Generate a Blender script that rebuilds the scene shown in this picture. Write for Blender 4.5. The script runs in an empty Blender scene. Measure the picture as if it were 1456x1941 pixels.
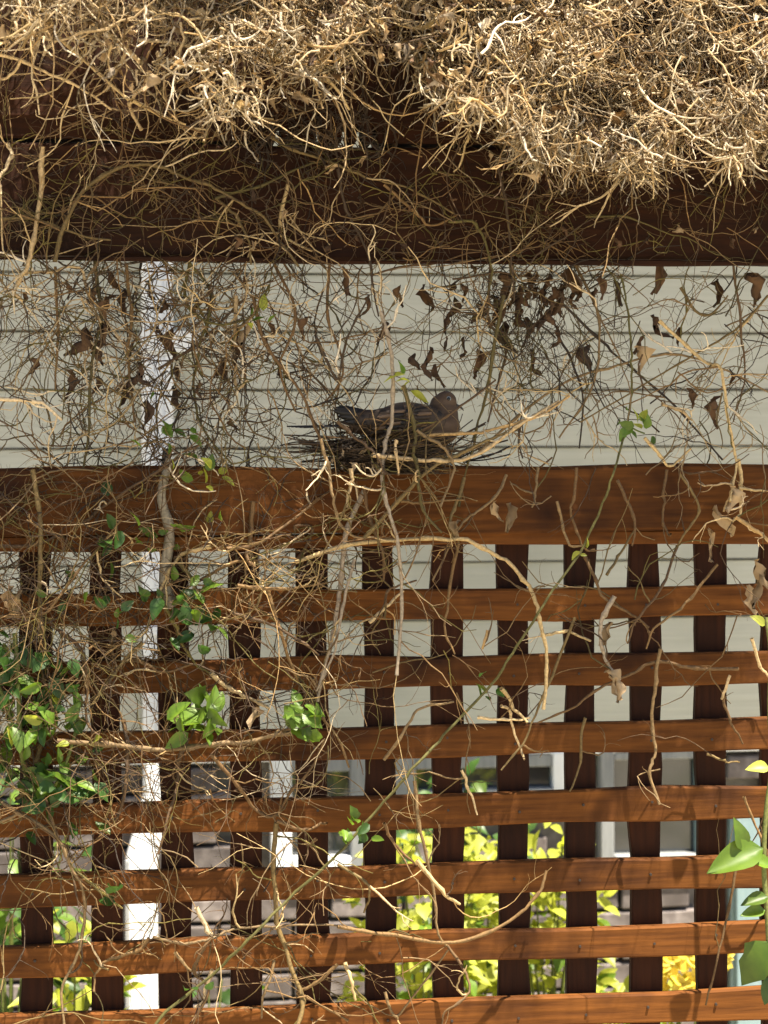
import bpy, bmesh, math, random
import numpy as np
from mathutils import Vector, Matrix
R = math.radians
rng = np.random.default_rng(7)
random.seed(7)
scene = bpy.context.scene
C = scene.collection

# ------------------------------------------------------------------ camera
F_PX, YAW, ROLL, HOR = 3890.0, R(7.0), R(0.22), 850.0
DIST, EYE = 3.5, 1.79
cam_loc = Vector((-DIST*math.sin(YAW), -DIST*math.cos(YAW), EYE))
fw = Vector((math.sin(YAW), math.cos(YAW), 0)); r0 = Vector((math.cos(YAW), -math.sin(YAW), 0)); u0 = Vector((0, 0, 1))
rt = r0*math.cos(ROLL) - u0*math.sin(ROLL); up = u0*math.cos(ROLL) + r0*math.sin(ROLL)
cd = bpy.data.cameras.new('camera'); cam = bpy.data.objects.new('camera', cd); C.objects.link(cam)
M = Matrix((rt, up, -fw)).transposed().to_4x4(); M.translation = cam_loc; cam.matrix_world = M
cd.sensor_fit = 'VERTICAL'; cd.sensor_height = 36; cd.sensor_width = 27
cd.lens = F_PX/1941*36; cd.shift_y = -(970.5-HOR)/1941
cd.clip_start = 0.05; cd.clip_end = 500
cd.dof.use_dof = True; cd.dof.focus_distance = DIST; cd.dof.aperture_fstop = 5.5
scene.camera = cam

# ------------------------------------------------------------------ sky, sun, exposure
SUN_EL, SUN_FRONT = R(70), R(48)           # high sun from the right, on the camera's side of the fence
world = bpy.data.worlds.new('World'); scene.world = world; world.use_nodes = True
nt = world.node_tree; sky = nt.nodes.new('ShaderNodeTexSky'); sky.sky_type = 'NISHITA'; sky.sun_disc = False
sky.sun_elevation = SUN_EL; sky.sun_rotation = math.pi/2 + SUN_FRONT
bg = nt.nodes['Background']; nt.links.new(sky.outputs[0], bg.inputs[0]); bg.inputs[1].default_value = 0.05
sd = Vector((math.cos(SUN_FRONT)*math.cos(SUN_EL), -math.sin(SUN_FRONT)*math.cos(SUN_EL), math.sin(SUN_EL)))
sl = bpy.data.lights.new('sun', 'SUN'); sl.energy = 5.0; sl.angle = R(0.5); sl.color = (1, 0.91, 0.76)
so = bpy.data.objects.new('sun', sl); C.objects.link(so); so.rotation_euler = sd.to_track_quat('Z', 'Y').to_euler(); so.location = sd*20
scene.view_settings.view_transform = 'Standard'; scene.view_settings.look = 'None'
scene.view_settings.exposure = 1.9; scene.view_settings.gamma = 1

# ------------------------------------------------------------------ helpers
def ray(px, py):
    return fw + rt*((px-728)/F_PX) - up*((py-HOR)/F_PX)
def P(px, py, y=0.0):                       # where the ray through a pixel meets the vertical plane at depth y
    d = ray(px, py); t = (y-cam_loc.y)/d.y
    return cam_loc + d*t
def tag(o, label=None, cat=None, group=None, kind=None):
    if label: o['label'] = label
    if cat: o['category'] = cat
    if group: o['group'] = group
    if kind: o['kind'] = kind
    return o
def empty(name, loc, label, cat, group=None):
    o = bpy.data.objects.new(name, None); C.objects.link(o); o.location = loc; o.empty_display_size = 0.05
    return tag(o, label, cat, group)
def link(name, me, mat=None, parent=None, smooth=False):
    if mat is not None and not me.materials: me.materials.append(mat)
    o = bpy.data.objects.new(name, me); C.objects.link(o)
    if parent is not None:
        o.parent = parent
        if parent.parent is None: o.matrix_parent_inverse = Matrix.Translation(-parent.location)
    if smooth: me.polygons.foreach_set('use_smooth', [True]*len(me.polygons))
    return o
def boxmesh(name, x0, x1, y0, y1, z0, z1, bev=0.0, jit=0.0):
    bm = bmesh.new(); bmesh.ops.create_cube(bm, size=1)
    for v in bm.verts:
        v.co = Vector(((x0+x1)/2+v.co.x*(x1-x0), (y0+y1)/2+v.co.y*(y1-y0), (z0+z1)/2+v.co.z*(z1-z0)))
        if jit: v.co += Vector((random.uniform(-jit, jit), random.uniform(-jit, jit)*.4, random.uniform(-jit, jit)))
    if bev: bmesh.ops.bevel(bm, geom=bm.edges[:], offset=bev, segments=1, affect='EDGES')
    me = bpy.data.meshes.new(name); bm.to_mesh(me); bm.free(); return me
def box(name, x0, x1, y0, y1, z0, z1, mat, parent, bev=0.003, jit=0.0):
    return link(name, boxmesh(name, x0, x1, y0, y1, z0, z1, bev, jit), mat, parent)

def tubes(paths, radii, sides=4, cols=None, name='strands'):
    """paths (S,n,3), radii (S,n) -> one mesh of tapered tubes, colour per strand"""
    paths = np.asarray(paths, float); radii = np.asarray(radii, float)
    S, n, _ = paths.shape
    t = np.gradient(paths, axis=1); t /= np.linalg.norm(t, axis=2, keepdims=True)+1e-9
    ref = np.where(np.abs(t[..., 1:2]) > .9, np.array([1., 0, 0]), np.array([0, 1., 0]))
    a = np.cross(t, ref); a /= np.linalg.norm(a, axis=2, keepdims=True)+1e-9
    b = np.cross(t, a)
    ang = np.arange(sides)*2*math.pi/sides
    v = paths[:, :, None, :] + radii[:, :, None, None]*(np.cos(ang)[None, None, :, None]*a[:, :, None, :] + np.sin(ang)[None, None, :, None]*b[:, :, None, :])
    v = v.reshape(-1, 3)
    base = (np.arange(S)*n*sides)[:, None, None]; ring = (np.arange(n-1)*sides)[None, :, None]; k = np.arange(sides)[None, None, :]; k2 = (k+1) % sides
    q = np.stack(np.broadcast_arrays(base+ring+k, base+ring+k2, base+ring+sides+k2, base+ring+sides+k), -1).reshape(-1, 4)
    me = bpy.data.meshes.new(name)
    me.vertices.add(len(v)); me.vertices.foreach_set('co', v.ravel())
    me.loops.add(q.size); me.loops.foreach_set('vertex_index', q.ravel().astype(np.int32))
    me.polygons.add(len(q)); me.polygons.foreach_set('loop_start', np.arange(len(q), dtype=np.int32)*4)
    me.polygons.foreach_set('use_smooth', np.ones(len(q), bool))
    if cols is not None:
        at = me.color_attributes.new('Col', 'FLOAT_COLOR', 'POINT')
        c4 = np.concatenate([np.repeat(cols, n*sides, axis=0), np.ones((len(v), 1))], 1)
        at.data.foreach_set('color', c4.ravel())
    me.update(); me.validate(); return me

def catmull(pts, per=5):
    p = [Vector(a) for a in pts]; p = [p[0]*2-p[1]] + p + [p[-1]*2-p[-2]]; out = []
    for i in range(1, len(p)-2):
        for s in range(per):
            t = s/per; a, b, c, d = p[i-1], p[i], p[i+1], p[i+2]
            out.append(.5*((2*b)+(c-a)*t+(2*a-5*b+4*c-d)*t*t+(3*b-a-3*c+d)*t**3))
    out.append(p[-2]); return np.array([tuple(v) for v in out])

# ------------------------------------------------------------------ materials
def newmat(name):
    m = bpy.data.materials.new(name); m.use_nodes = True
    return m, m.node_tree, m.node_tree.nodes['Principled BSDF']
def L(t, a, b): t.links.new(a, b)
def noise_mat(name, c1, c2, scale=(1, 1, 1), nscale=5, detail=6, rough=.7, bump=.1, spot=None, spotscale=3, coords='Object', bdist=.003, rnd=0.0, lo=.3, hi=.7):
    m, t, p = newmat(name); n = t.nodes
    tc = n.new('ShaderNodeTexCoord'); mp = n.new('ShaderNodeMapping'); mp.inputs['Scale'].default_value = scale
    L(t, tc.outputs[coords], mp.inputs[0])
    nz = n.new('ShaderNodeTexNoise'); nz.inputs['Scale'].default_value = nscale; nz.inputs['Detail'].default_value = detail
    L(t, mp.outputs[0], nz.inputs['Vector'])
    cr = n.new('ShaderNodeValToRGB'); cr.color_ramp.elements[0].color = (*c1, 1); cr.color_ramp.elements[1].color = (*c2, 1)
    cr.color_ramp.elements[0].position = lo; cr.color_ramp.elements[1].position = hi
    L(t, nz.outputs[0], cr.inputs[0]); out = cr.outputs[0]
    if spot:
        n2 = n.new('ShaderNodeTexNoise'); n2.inputs['Scale'].default_value = spotscale; n2.inputs['Detail'].default_value = 4
        L(t, tc.outputs[coords], n2.inputs['Vector'])
        r2 = n.new('ShaderNodeValToRGB'); r2.color_ramp.elements[0].position = .52; r2.color_ramp.elements[1].position = .72
        L(t, n2.outputs[0], r2.inputs[0])
        mx = n.new('ShaderNodeMix'); mx.data_type = 'RGBA'; L(t, r2.outputs[0], mx.inputs[0]); L(t, out, mx.inputs[6]); mx.inputs[7].default_value = (*spot, 1)
        out = mx.outputs[2]
    if rnd:
        oi = n.new('ShaderNodeObjectInfo'); mr = n.new('ShaderNodeMapRange'); mr.inputs[3].default_value = 1-rnd; mr.inputs[4].default_value = 1+rnd
        L(t, oi.outputs['Random'], mr.inputs[0]); hs = n.new('ShaderNodeHueSaturation'); L(t, mr.outputs[0], hs.inputs['Value']); L(t, out, hs.inputs['Color']); out = hs.outputs[0]
    L(t, out, p.inputs['Base Color']); p.inputs['Roughness'].default_value = rough; p.inputs['Specular IOR Level'].default_value = .18
    if bump:
        bp = n.new('ShaderNodeBump'); bp.inputs['Strength'].default_value = bump; bp.inputs['Distance'].default_value = bdist
        L(t, nz.outputs[0], bp.inputs['Height']); L(t, bp.outputs[0], p.inputs['Normal'])
    return m
W1, W2, W3 = (.062, .0198, .0035), (.140, .0485, .0082), (.022, .0065, .0018)
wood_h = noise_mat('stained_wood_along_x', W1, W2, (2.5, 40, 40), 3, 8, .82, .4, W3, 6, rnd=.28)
wood_d = noise_mat('shaded_stained_wood_along_x', (.015, .0042, .0012), (.034, .0100, .0024), (2.5, 40, 40), 3, 8, .8, .35, (.008, .0028, .001), 5, rnd=.16)  # header beams: shade under the vine mass is put into the colour
wood_v = noise_mat('dark_red_wood_along_z', (.019, .0050, .0014), (.037, .0100, .0027), (40, 40, 2.5), 3, 8, .8, .35, (.013, .004, .0015), 5, rnd=.2)  # vertical slats and posts: darker and redder than the horizontal slats
siding_m = noise_mat('painted_siding', (.43, .43, .365), (.50, .50, .43), (1.5, 20, 60), 3, 8, .65, .5, (.36, .36, .30), 1.7, bdist=.0025, rnd=.03)
white_m = noise_mat('white_paint', (.70, .73, .78), (.80, .82, .84), (4, 4, 1), 4, 4, .4, .05, (.6, .62, .62), 3)
grey_m = noise_mat('weathered_grey_paint', (.20, .21, .22), (.28, .29, .29), (20, 20, 3), 4, 5, .6, .15)
blue_m = noise_mat('blue_grey_paint', (.20, .29, .31), (.25, .34, .36), (20, 20, 1), 4, 5, .5, .15)
brick_m = noise_mat('grey_brick', (.11, .092, .088), (.24, .21, .20), (1, 1, 1), 28, 8, .9, .6, (.10, .085, .08), 9, coords='Object', rnd=.35)
mortar_m = noise_mat('mortar', (.12, .11, .10), (.18, .165, .15), (1, 1, 1), 40, 5, .95, .4)
soil_m = noise_mat('gravelly_soil', (.30, .27, .21), (.46, .41, .33), (1, 1, 1), 9, 10, .95, .6, (.16, .17, .07), 1.3, bdist=.02)
roof_m = noise_mat('roof_shingle', (.06, .055, .05), (.13, .12, .11), (1, 1, 1), 20, 6, .9, .4)
soffit_m = noise_mat('soffit_paint', (.6, .6, .56), (.68, .68, .64), (1, 1, 1), 6, 3, .6, .05)
m, t, p = newmat('rusty_nail'); p.inputs['Base Color'].default_value = (.03, .018, .012, 1); p.inputs['Roughness'].default_value = .7; nail_m = m
m, t, p = newmat('window_glass'); p.inputs['Base Color'].default_value = (.03, .035, .04, 1); p.inputs['Roughness'].default_value = .06
p.inputs['Specular IOR Level'].default_value = .9; glass_m = m

def strand_mat(name, rough=.75, transl=0.0, grain=220, glo=.65, ghi=1.25):
    m, t, p = newmat(name); n = t.nodes
    at = n.new('ShaderNodeAttribute'); at.attribute_name = 'Col'
    tc = n.new('ShaderNodeTexCoord'); nz = n.new('ShaderNodeTexNoise'); nz.inputs['Scale'].default_value = grain; nz.inputs['Detail'].default_value = 3
    L(t, tc.outputs['Object'], nz.inputs['Vector'])
    mr = n.new('ShaderNodeMapRange'); mr.inputs[1].default_value = .3; mr.inputs[2].default_value = .7; mr.inputs[3].default_value = glo; mr.inputs[4].default_value = ghi
    L(t, nz.outputs[0], mr.inputs[0])
    hs = n.new('ShaderNodeHueSaturation'); L(t, at.outputs['Color'], hs.inputs['Color']); L(t, mr.outputs[0], hs.inputs['Value'])
    L(t, hs.outputs[0], p.inputs['Base Color']); p.inputs['Roughness'].default_value = rough
    bp = n.new('ShaderNodeBump'); bp.inputs['Strength'].default_value = .4; bp.inputs['Distance'].default_value = .001
    L(t, nz.outputs[0], bp.inputs['Height']); L(t, bp.outputs[0], p.inputs['Normal'])
    if transl:
        tr = n.new('ShaderNodeBsdfTranslucent'); L(t, hs.outputs[0], tr.inputs[0]); mx = n.new('ShaderNodeMixShader'); mx.inputs[0].default_value = transl
        L(t, p.outputs[0], mx.inputs[1]); L(t, tr.outputs[0], mx.inputs[2]); L(t, mx.outputs[0], n['Material Output'].inputs[0])
    return m
strand_m = strand_mat('dry_vine_bark'); thatch_m = strand_mat('dry_vine_fibre', .8, .25)
def leaf_mat(name, c1, c2, tint, transl=.4, rough=.45):
    m, t, p = newmat(name); n = t.nodes
    tc = n.new('ShaderNodeTexCoord'); nz = n.new('ShaderNodeTexNoise'); nz.inputs['Scale'].default_value = 2.5; nz.inputs['Detail'].default_value = 5
    L(t, tc.outputs['Object'], nz.inputs['Vector'])
    cr = n.new('ShaderNodeValToRGB'); cr.color_ramp.elements[0].color = (*c1, 1); cr.color_ramp.elements[1].color = (*c2, 1)
    cr.color_ramp.elements[0].position = .3; cr.color_ramp.elements[1].position = .7; L(t, nz.outputs[0], cr.inputs[0])
    oi = n.new('ShaderNodeObjectInfo'); mr = n.new('ShaderNodeMapRange'); mr.inputs[3].default_value = .65; mr.inputs[4].default_value = 1.35; L(t, oi.outputs['Random'], mr.inputs[0])
    hs = n.new('ShaderNodeHueSaturation'); L(t, cr.outputs[0], hs.inputs['Color']); L(t, mr.outputs[0], hs.inputs['Value'])
    L(t, hs.outputs[0], p.inputs['Base Color']); p.inputs['Roughness'].default_value = rough
    tr = n.new('ShaderNodeBsdfTranslucent'); mt = n.new('ShaderNodeMix'); mt.data_type = 'RGBA'; mt.blend_type = 'MULTIPLY'; mt.inputs[0].default_value = 1
    L(t, hs.outputs[0], mt.inputs[6]); mt.inputs[7].default_value = (*tint, 1); L(t, mt.outputs[2], tr.inputs[0])
    mx = n.new('ShaderNodeMixShader'); mx.inputs[0].default_value = transl
    L(t, p.outputs[0], mx.inputs[1]); L(t, tr.outputs[0], mx.inputs[2]); L(t, mx.outputs[0], n['Material Output'].inputs[0])
    return m
green_m = leaf_mat('green_leaf', (.07, .135, .012), (.13, .21, .022), (1.3, 1.3, .7))
dark_green_m = leaf_mat('dark_green_leaf', (.03, .075, .014), (.055, .12, .02), (1.2, 1.2, .8))
lime_m = leaf_mat('lime_leaf', (.28, .32, .04), (.44, .46, .07), (1.2, 1.2, .7), .5)
yellow_m = leaf_mat('yellow_petal', (.70, .52, .03), (.80, .68, .12), (1.1, 1.1, .8), .3)
dry_m = leaf_mat('dry_leaf', (.032, .015, .006), (.105, .052, .02), (1, .9, .7), .12, .8)
pale_dry_m = leaf_mat('pale_dry_leaf', (.30, .20, .10), (.42, .30, .17), (1, .9, .7), .25, .7)

# ------------------------------------------------------------------ ground
def ground():
    n = 60; xs = np.linspace(-1, 1, n); xs = np.sign(xs)*np.abs(xs)**2.2*120
    vs = []; fs = []
    for j, y in enumerate(xs):
        for i, x in enumerate(xs):
            vs.append((x, y, .012*math.sin(x*3.1+y)*math.cos(y*2.3) if abs(x) < 8 and abs(y) < 8 else 0))
    for j in range(n-1):
        for i in range(n-1): fs.append((j*n+i, j*n+i+1, (j+1)*n+i+1, (j+1)*n+i))
    me = bpy.data.meshes.new('ground'); me.from_pydata(vs, [], fs); tag(link('ground', me, soil_m, smooth=True), kind='structure')
ground()

# ------------------------------------------------------------------ house behind the fence
HY = 2.45
HX0, HX1 = -4.2, 5.4
def hz(py, px=1000): return P(px, py, HY).z
def hx(px, py=1000): return P(px, py, HY).x
house = empty('house', (0.6, HY+.3, 0), 'house wall of grey-green lap siding over a grey brick foundation, behind the lattice', 'house')
lap = hz(629)-hz(737)
z_sid = hz(1412)
zb0 = hz(629) + 6*lap
k = 0; zb = zb0
def siding_board(z0, z1):
    prof = [(HY-.030, z0), (HY-.020, z1-.007), (HY+.029, z1-.007), (HY+.029, z0)]
    vs = []; xs = np.linspace(HX0, HX1, 13)
    for x in xs:
        for (y, z) in prof: vs.append((x, y+random.uniform(-.0012, .0012), z+random.uniform(-.0008, .0008)))
    fs = []
    for i in range(len(xs)-1):
        for j in range(4): fs.append((i*4+j, i*4+(j+1) % 4, (i+1)*4+(j+1) % 4, (i+1)*4+j))
    fs += [(0, 1, 2, 3), tuple((len(xs)-1)*4+j for j in (3, 2, 1, 0))]
    me = bpy.data.meshes.new('siding_board'); me.from_pydata(vs, [], fs); link('siding_board', me, siding_m, house)
while zb > z_sid+.02:
    siding_board(zb, zb+lap); zb -= lap
siding_board(z_sid, zb+lap)
ZTOP = zb0+lap
box('wall_core', HX0+.02, HX1-.02, HY+.03, HY+.25, 0, ZTOP+.1, mortar_m, house)
box('gable_wall', HX0+.02, HX0+.2, HY+.26, HY+6, 0, ZTOP+.1, siding_m, house)
box('gable_wall', HX1-.2, HX1-.02, HY+.26, HY+6, 0, ZTOP+.1, siding_m, house)
box('rear_wall', HX0+.02, HX1-.02, HY+6.01, HY+6.2, 0, ZTOP+.1, siding_m, house)
box('skirt_board', HX0, HX1, HY-.03, HY+.025, z_sid-.028, z_sid-.002, white_m, house)
OV = .62
box('soffit', HX0-.3, HX1+.3, HY-OV, HY+.02, ZTOP+.025, ZTOP+.05, soffit_m, house)
box('fascia', HX0-.3, HX1+.3, HY-OV-.025, HY-OV-.002, ZTOP+.01, ZTOP+.17, white_m, house)
def slab(name, pts, x0, x1, mat):
    vs = [(x0, y, z) for y, z in pts]+[(x1, y, z) for y, z in pts]; n = len(pts)
    fs = [tuple(range(n)), tuple(range(2*n-1, n-1, -1))]+[(i, i+n, (i+1) % n+n, (i+1) % n) for i in range(n)]
    me = bpy.data.meshes.new(name); me.from_pydata(vs, [], fs); return link(name, me, mat, house)
slab('roof', [(HY-OV-.06, ZTOP+.175), (HY+3.1, ZTOP+1.6), (HY+6.8, ZTOP+.175), (HY+6.8, ZTOP+.12), (HY+3.1, ZTOP+1.5), (HY-OV-.06, ZTOP+.125)], HX0-.35, HX1+.35, roof_m)
g = slab('gutter', [(HY-OV-.125, ZTOP+.12), (HY-OV-.115, ZTOP+.02), (HY-OV-.03, ZTOP+.02), (HY-OV-.03, ZTOP+.03), (HY-OV-.105, ZTOP+.03), (HY-OV-.115, ZTOP+.12)], HX0-.3, HX1+.3, white_m)
# foundation bricks
BR_W, BR_H, J = .203, .064, .011
bmesh_brick = [boxmesh('brick', 0, BR_W, -.028, .03, 0, BR_H, .004, .0025) for _ in range(4)]
for b in bmesh_brick: b.materials.append(brick_m)
zt = z_sid-.045
openings = [(hx(505), hx(702), hz(1655), zt+.02), (hx(742), hx(1085), hz(1540), zt+.02), (hx(1128), hx(1345), hz(1655), zt+.02), (hx(1372), hx(1372)+.78, -1, hz(1535))]
bx0, bx1 = hx(-160), hx(1680)
row = 0; z = zt-BR_H
while z > -BR_H:
    x = bx0 + (row % 2)*(BR_W+J)/2
    while x < bx1:
        if not any(x+BR_W > a-.002 and x < b+.002 and z+BR_H > c and z < d for a, b, c, d in openings):
            o = link('brick', bmesh_brick[random.randrange(4)], None, house); o.location = (x, HY+.005+random.uniform(-.004, .004), z)
        x += BR_W+J
    z -= BR_H+J; row += 1
box('foundation_wall', HX0, bx0-.005, HY-.02, HY+.028, 0, zt, brick_m, house)
box('foundation_wall', bx1+BR_W, HX1, HY-.02, HY+.028, 0, zt, brick_m, house)
def window(x0, x1, z0, z1, mats, fw_=.045, mid=False):
    lm, rm, bm_, tm = mats
    w = box('window', x0+.01, x1-.01, HY+.004, HY+.012, z0+.01, z1-.01, glass_m, house, 0); w['label'] = 'dark basement window pane'
    box('frame', x0, x0+fw_, HY-.035, HY+.02, z0, z1, lm, w); box('frame', x1-fw_, x1, HY-.035, HY+.02, z0, z1, rm, w)
    box('frame', x0+fw_+.001, x1-fw_-.001, HY-.030, HY+.02, z1-fw_*.7, z1, tm, w)
    box('sill', x0+fw_+.001, x1-fw_-.001, HY-.045, HY+.02, z0, z0+fw_, bm_, w)
    if mid: box('glazing_bar', (x0+x1)/2-.012, (x0+x1)/2+.012, HY-.02, HY+.01, z0+fw_, z1-fw_*.7, lm, w)
window(hx(510), hx(700), hz(1648), hz(1424), (white_m, grey_m, white_m, grey_m), .06)
window(hx(745), hx(1080), hz(1530), hz(1424), (grey_m, white_m, grey_m, grey_m), .06)
window(hx(1132), hx(1338), hz(1648), hz(1424), (grey_m, blue_m, grey_m, grey_m), .04, True)
# painted cellar door
dx0, dx1, dz1 = hx(1380), hx(1380)+.76, hz(1540)
door = box('cellar_door', dx0, dx1, HY-.012, HY+.02, .02, dz1, blue_m, house)
for i in range(6):
    a = dx0+.012+i*(dx1-dx0-.02)/6
    box('door_board', a, a+(dx1-dx0-.02)/6-.006, HY-.032, HY-.012, .03, dz1-.02, blue_m, door)
# downspout
def spout(px_top, px_bot):
    xa, xb = hx(299), hx(268, 1700)
    za, zb_ = hz(1480), hz(1600)
    w, d = .090, .065; y0 = HY-.10
    bm = bmesh.new()
    # main line: from gutter back to wall, down, jog, down
    path = [(xa, HY-OV-.07, ZTOP+.03), (xa, HY-OV-.07, ZTOP-.08), (xa, y0+d/2, ZTOP-.32), (xa, y0+d/2, za), (xb, y0+d/2, zb_), (xb, y0+d/2, .16), (xb, y0-.10, .05)]
    rings = []
    for i, c in enumerate(path):
        c = Vector(c)
        prof = []
        for (sx, sy) in ((-1, -.6), (-.75, -1), (-.3, -1), (-.26, -.84), (-.02, -.84), (.02, -1), (.28, -1), (.32, -.84), (.5, -.84), (.55, -1), (.8, -1), (1, -.7), (1, 1), (-1, 1)):
            off = Vector((sx*w/2, sy*d/2, 0))
            if i in (1, 2): off = Vector((sx*w/2, sy*d/2*.9, sy*d/2*.5))
            if i == 6: off = Vector((sx*w/2, sy*.01, -sy*d/2))
            prof.append(bm.verts.new(c+off))
        rings.append(prof)
    for a, b in zip(rings, rings[1:]):
        for j in range(len(a)):
            bm.faces.new((a[j], a[(j+1) % len(a)], b[(j+1) % len(a)], b[j]))
    bmesh.ops.recalc_face_normals(bm, faces=bm.faces)
    me = bpy.data.meshes.new('downspout'); bm.to_mesh(me); bm.free()
    ds = link('downspout', me, white_m, house)
    zz = hz(652)
    box('strap', xa-w/2-.003, xa+w/2+.075, HY-.106, HY-.1015, zz-.03, zz+.03, white_m, ds, .001)
    box('strap', xa+w/2+.003, xa+w/2+.075, HY-.1012, HY-.018, zz-.028, zz+.028, white_m, ds, .001)
    z2 = hz(1180)
    box('strap', xa-w/2-.003, xa+w/2+.003, HY-.106, HY-.1015, z2-.012, z2+.012, white_m, ds, .001)
spout(0, 0)

# ------------------------------------------------------------------ lattice screen with top beams
XL, XR = -1.25, 1.45
lat = empty('lattice_screen', (0, 0, 0), 'brown stained wooden lattice screen with a wide rail and header beams, overgrown by vines', 'lattice')
def fz(py, px=728, y=0.0): return P(px, py, y).z
def fx(px, py=1400, y=0.0): return P(px, py, y).x
zr1, zr0 = fz(884, y=-.045), fz(1012, y=-.045)
def plank(name, x0, x1, y0, y1, z0, z1, mat, axis='x', bev=.003, warp=.0021, seg=14):
    """a board with slightly wavering edges"""
    bm = bmesh.new(); rings = []
    for i in range(seg+1):
        t = i/seg; dz = random.gauss(0, warp); dz2 = random.gauss(0, warp); dy = random.gauss(0, warp*.6)
        b = bev
        if axis == 'x':
            x = x0+(x1-x0)*t
            pr = [(y0+b, z0), (y0, z0+b), (y0, z1-b), (y0+b, z1), (y1-b, z1), (y1, z1-b), (y1, z0+b), (y1-b, z0)]
            rings.append([bm.verts.new((x, y+dy, z+(dz if z < (z0+z1)/2 else dz2))) for y, z in pr])
        else:
            z = z0+(z1-z0)*t
            pr = [(y0+b, x0), (y0, x0+b), (y0, x1-b), (y0+b, x1), (y1-b, x1), (y1, x1-b), (y1, x0+b), (y1-b, x0)]
            rings.append([bm.verts.new((x+(dz if x < (x0+x1)/2 else dz2), y+dy, z)) for y, x in pr])
    for a, b in zip(rings, rings[1:]):
        for j in range(8): bm.faces.new((a[j], a[(j+1) % 8], b[(j+1) % 8], b[j]))
    bm.faces.new(rings[0]); bm.faces.new(rings[-1])
    bmesh.ops.recalc_face_normals(bm, faces=bm.faces)
    me = bpy.data.meshes.new(name); bm.to_mesh(me); bm.free()
    return link(name, me, mat, lat)
plank('rail', XL, XR, -.045, .045, zr0, zr1, wood_h, bev=.005)
plank('cleat', XL, XR, -.032, .030, fz(1037, y=-.03), zr0-.001, wood_h, bev=.002)
row_tops = [1115.5+130.1*i for i in range(9)]
for i, py in enumerate(row_tops):
    j = random.uniform(-1.5, 1.5)
    plank('horizontal_slat', XL, XR, -.0225, -.0015, fz(py+59.5+j), fz(py+j), wood_h)
pitch = (fx(1131)-fx(495))/5
zlo = fz(row_tops[-1]+59.5+60)
for i in range(-6, 12):
    xo = fx(622)+i*pitch                       # left edge of an opening
    s0, s1 = xo-pitch+pitch*.548, xo
    if s0 < XL+.02 or s1 > XR-.02: continue
    j = random.uniform(-.0015, .0015)
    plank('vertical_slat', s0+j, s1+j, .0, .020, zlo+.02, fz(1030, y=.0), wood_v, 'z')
nail_me = None
for i, py in enumerate(row_tops[:8]):
    for k in range(-5, 8):
        nx = fx(622)+k*pitch-pitch*.226+random.uniform(-.008, .008); nzz = fz(py+30)+random.uniform(-.008, .008)
        if nail_me is None:
            b_ = bmesh.new(); bmesh.ops.create_cone(b_, cap_ends=True, segments=8, radius1=.0026, radius2=.0022, depth=.004, matrix=Matrix.Rotation(R(90), 4, 'X')); nail_me = bpy.data.meshes.new('nail_head'); b_.to_mesh(nail_me); b_.free(); nail_me.materials.append(nail_m)
        o = link('nail_head', nail_me, None, lat); o.location = (nx, -.0225, nzz)
plank('bottom_rail', XL, XR, -.045, .045, zlo-.11, zlo+.03, wood_h, bev=.005)
hb0 = fz(489, y=-.045)
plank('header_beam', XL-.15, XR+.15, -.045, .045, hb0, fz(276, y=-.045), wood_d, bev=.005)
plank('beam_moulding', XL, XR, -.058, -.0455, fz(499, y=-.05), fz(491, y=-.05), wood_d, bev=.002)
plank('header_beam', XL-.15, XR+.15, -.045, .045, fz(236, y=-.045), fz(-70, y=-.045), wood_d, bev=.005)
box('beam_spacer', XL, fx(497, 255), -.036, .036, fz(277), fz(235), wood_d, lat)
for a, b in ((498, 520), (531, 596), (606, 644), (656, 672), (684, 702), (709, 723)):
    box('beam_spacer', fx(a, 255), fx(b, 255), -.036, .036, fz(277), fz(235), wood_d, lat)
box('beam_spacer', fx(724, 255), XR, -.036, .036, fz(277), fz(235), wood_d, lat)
for x0, x1 in ((XL-.09, XL), (XR, XR+.09)):
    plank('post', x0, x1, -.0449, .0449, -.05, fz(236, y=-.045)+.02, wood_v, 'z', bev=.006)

# ------------------------------------------------------------------ the dry climbing vine
TAN = np.array([(.47, .33, .15), (.54, .39, .20), (.38, .235, .09), (.58, .44, .26), (.43, .30, .15)])
BRN = np.array([(.120, .063, .019), (.165, .092, .029), (.085, .045, .016), (.145, .094, .029), (.19, .12, .05)])
OLV = np.array([(.095, .073, .012), (.125, .095, .017), (.075, .055, .011)])
GRN = np.array([(.11, .13, .022), (.13, .145, .03)])
DRK = np.array([(.040, .022, .009), (.058, .033, .014), (.030, .017, .008)])
GRY = np.array([(.27, .21, .145), (.32, .25, .17)])
LIT = np.array([(.66, .54, .36), (.72, .61, .45), (.60, .47, .29)])
pal = dict(t=TAN, b=BRN, o=OLV, g=GRN, d=DRK, y=GRY, l=LIT)
root = P(318, 2010, .045); root.z = 0
vine = empty('climbing_vine', (root.x, .06, 0), 'tangled dry climbing vine draped over the header beams and lattice', 'vine')
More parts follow.
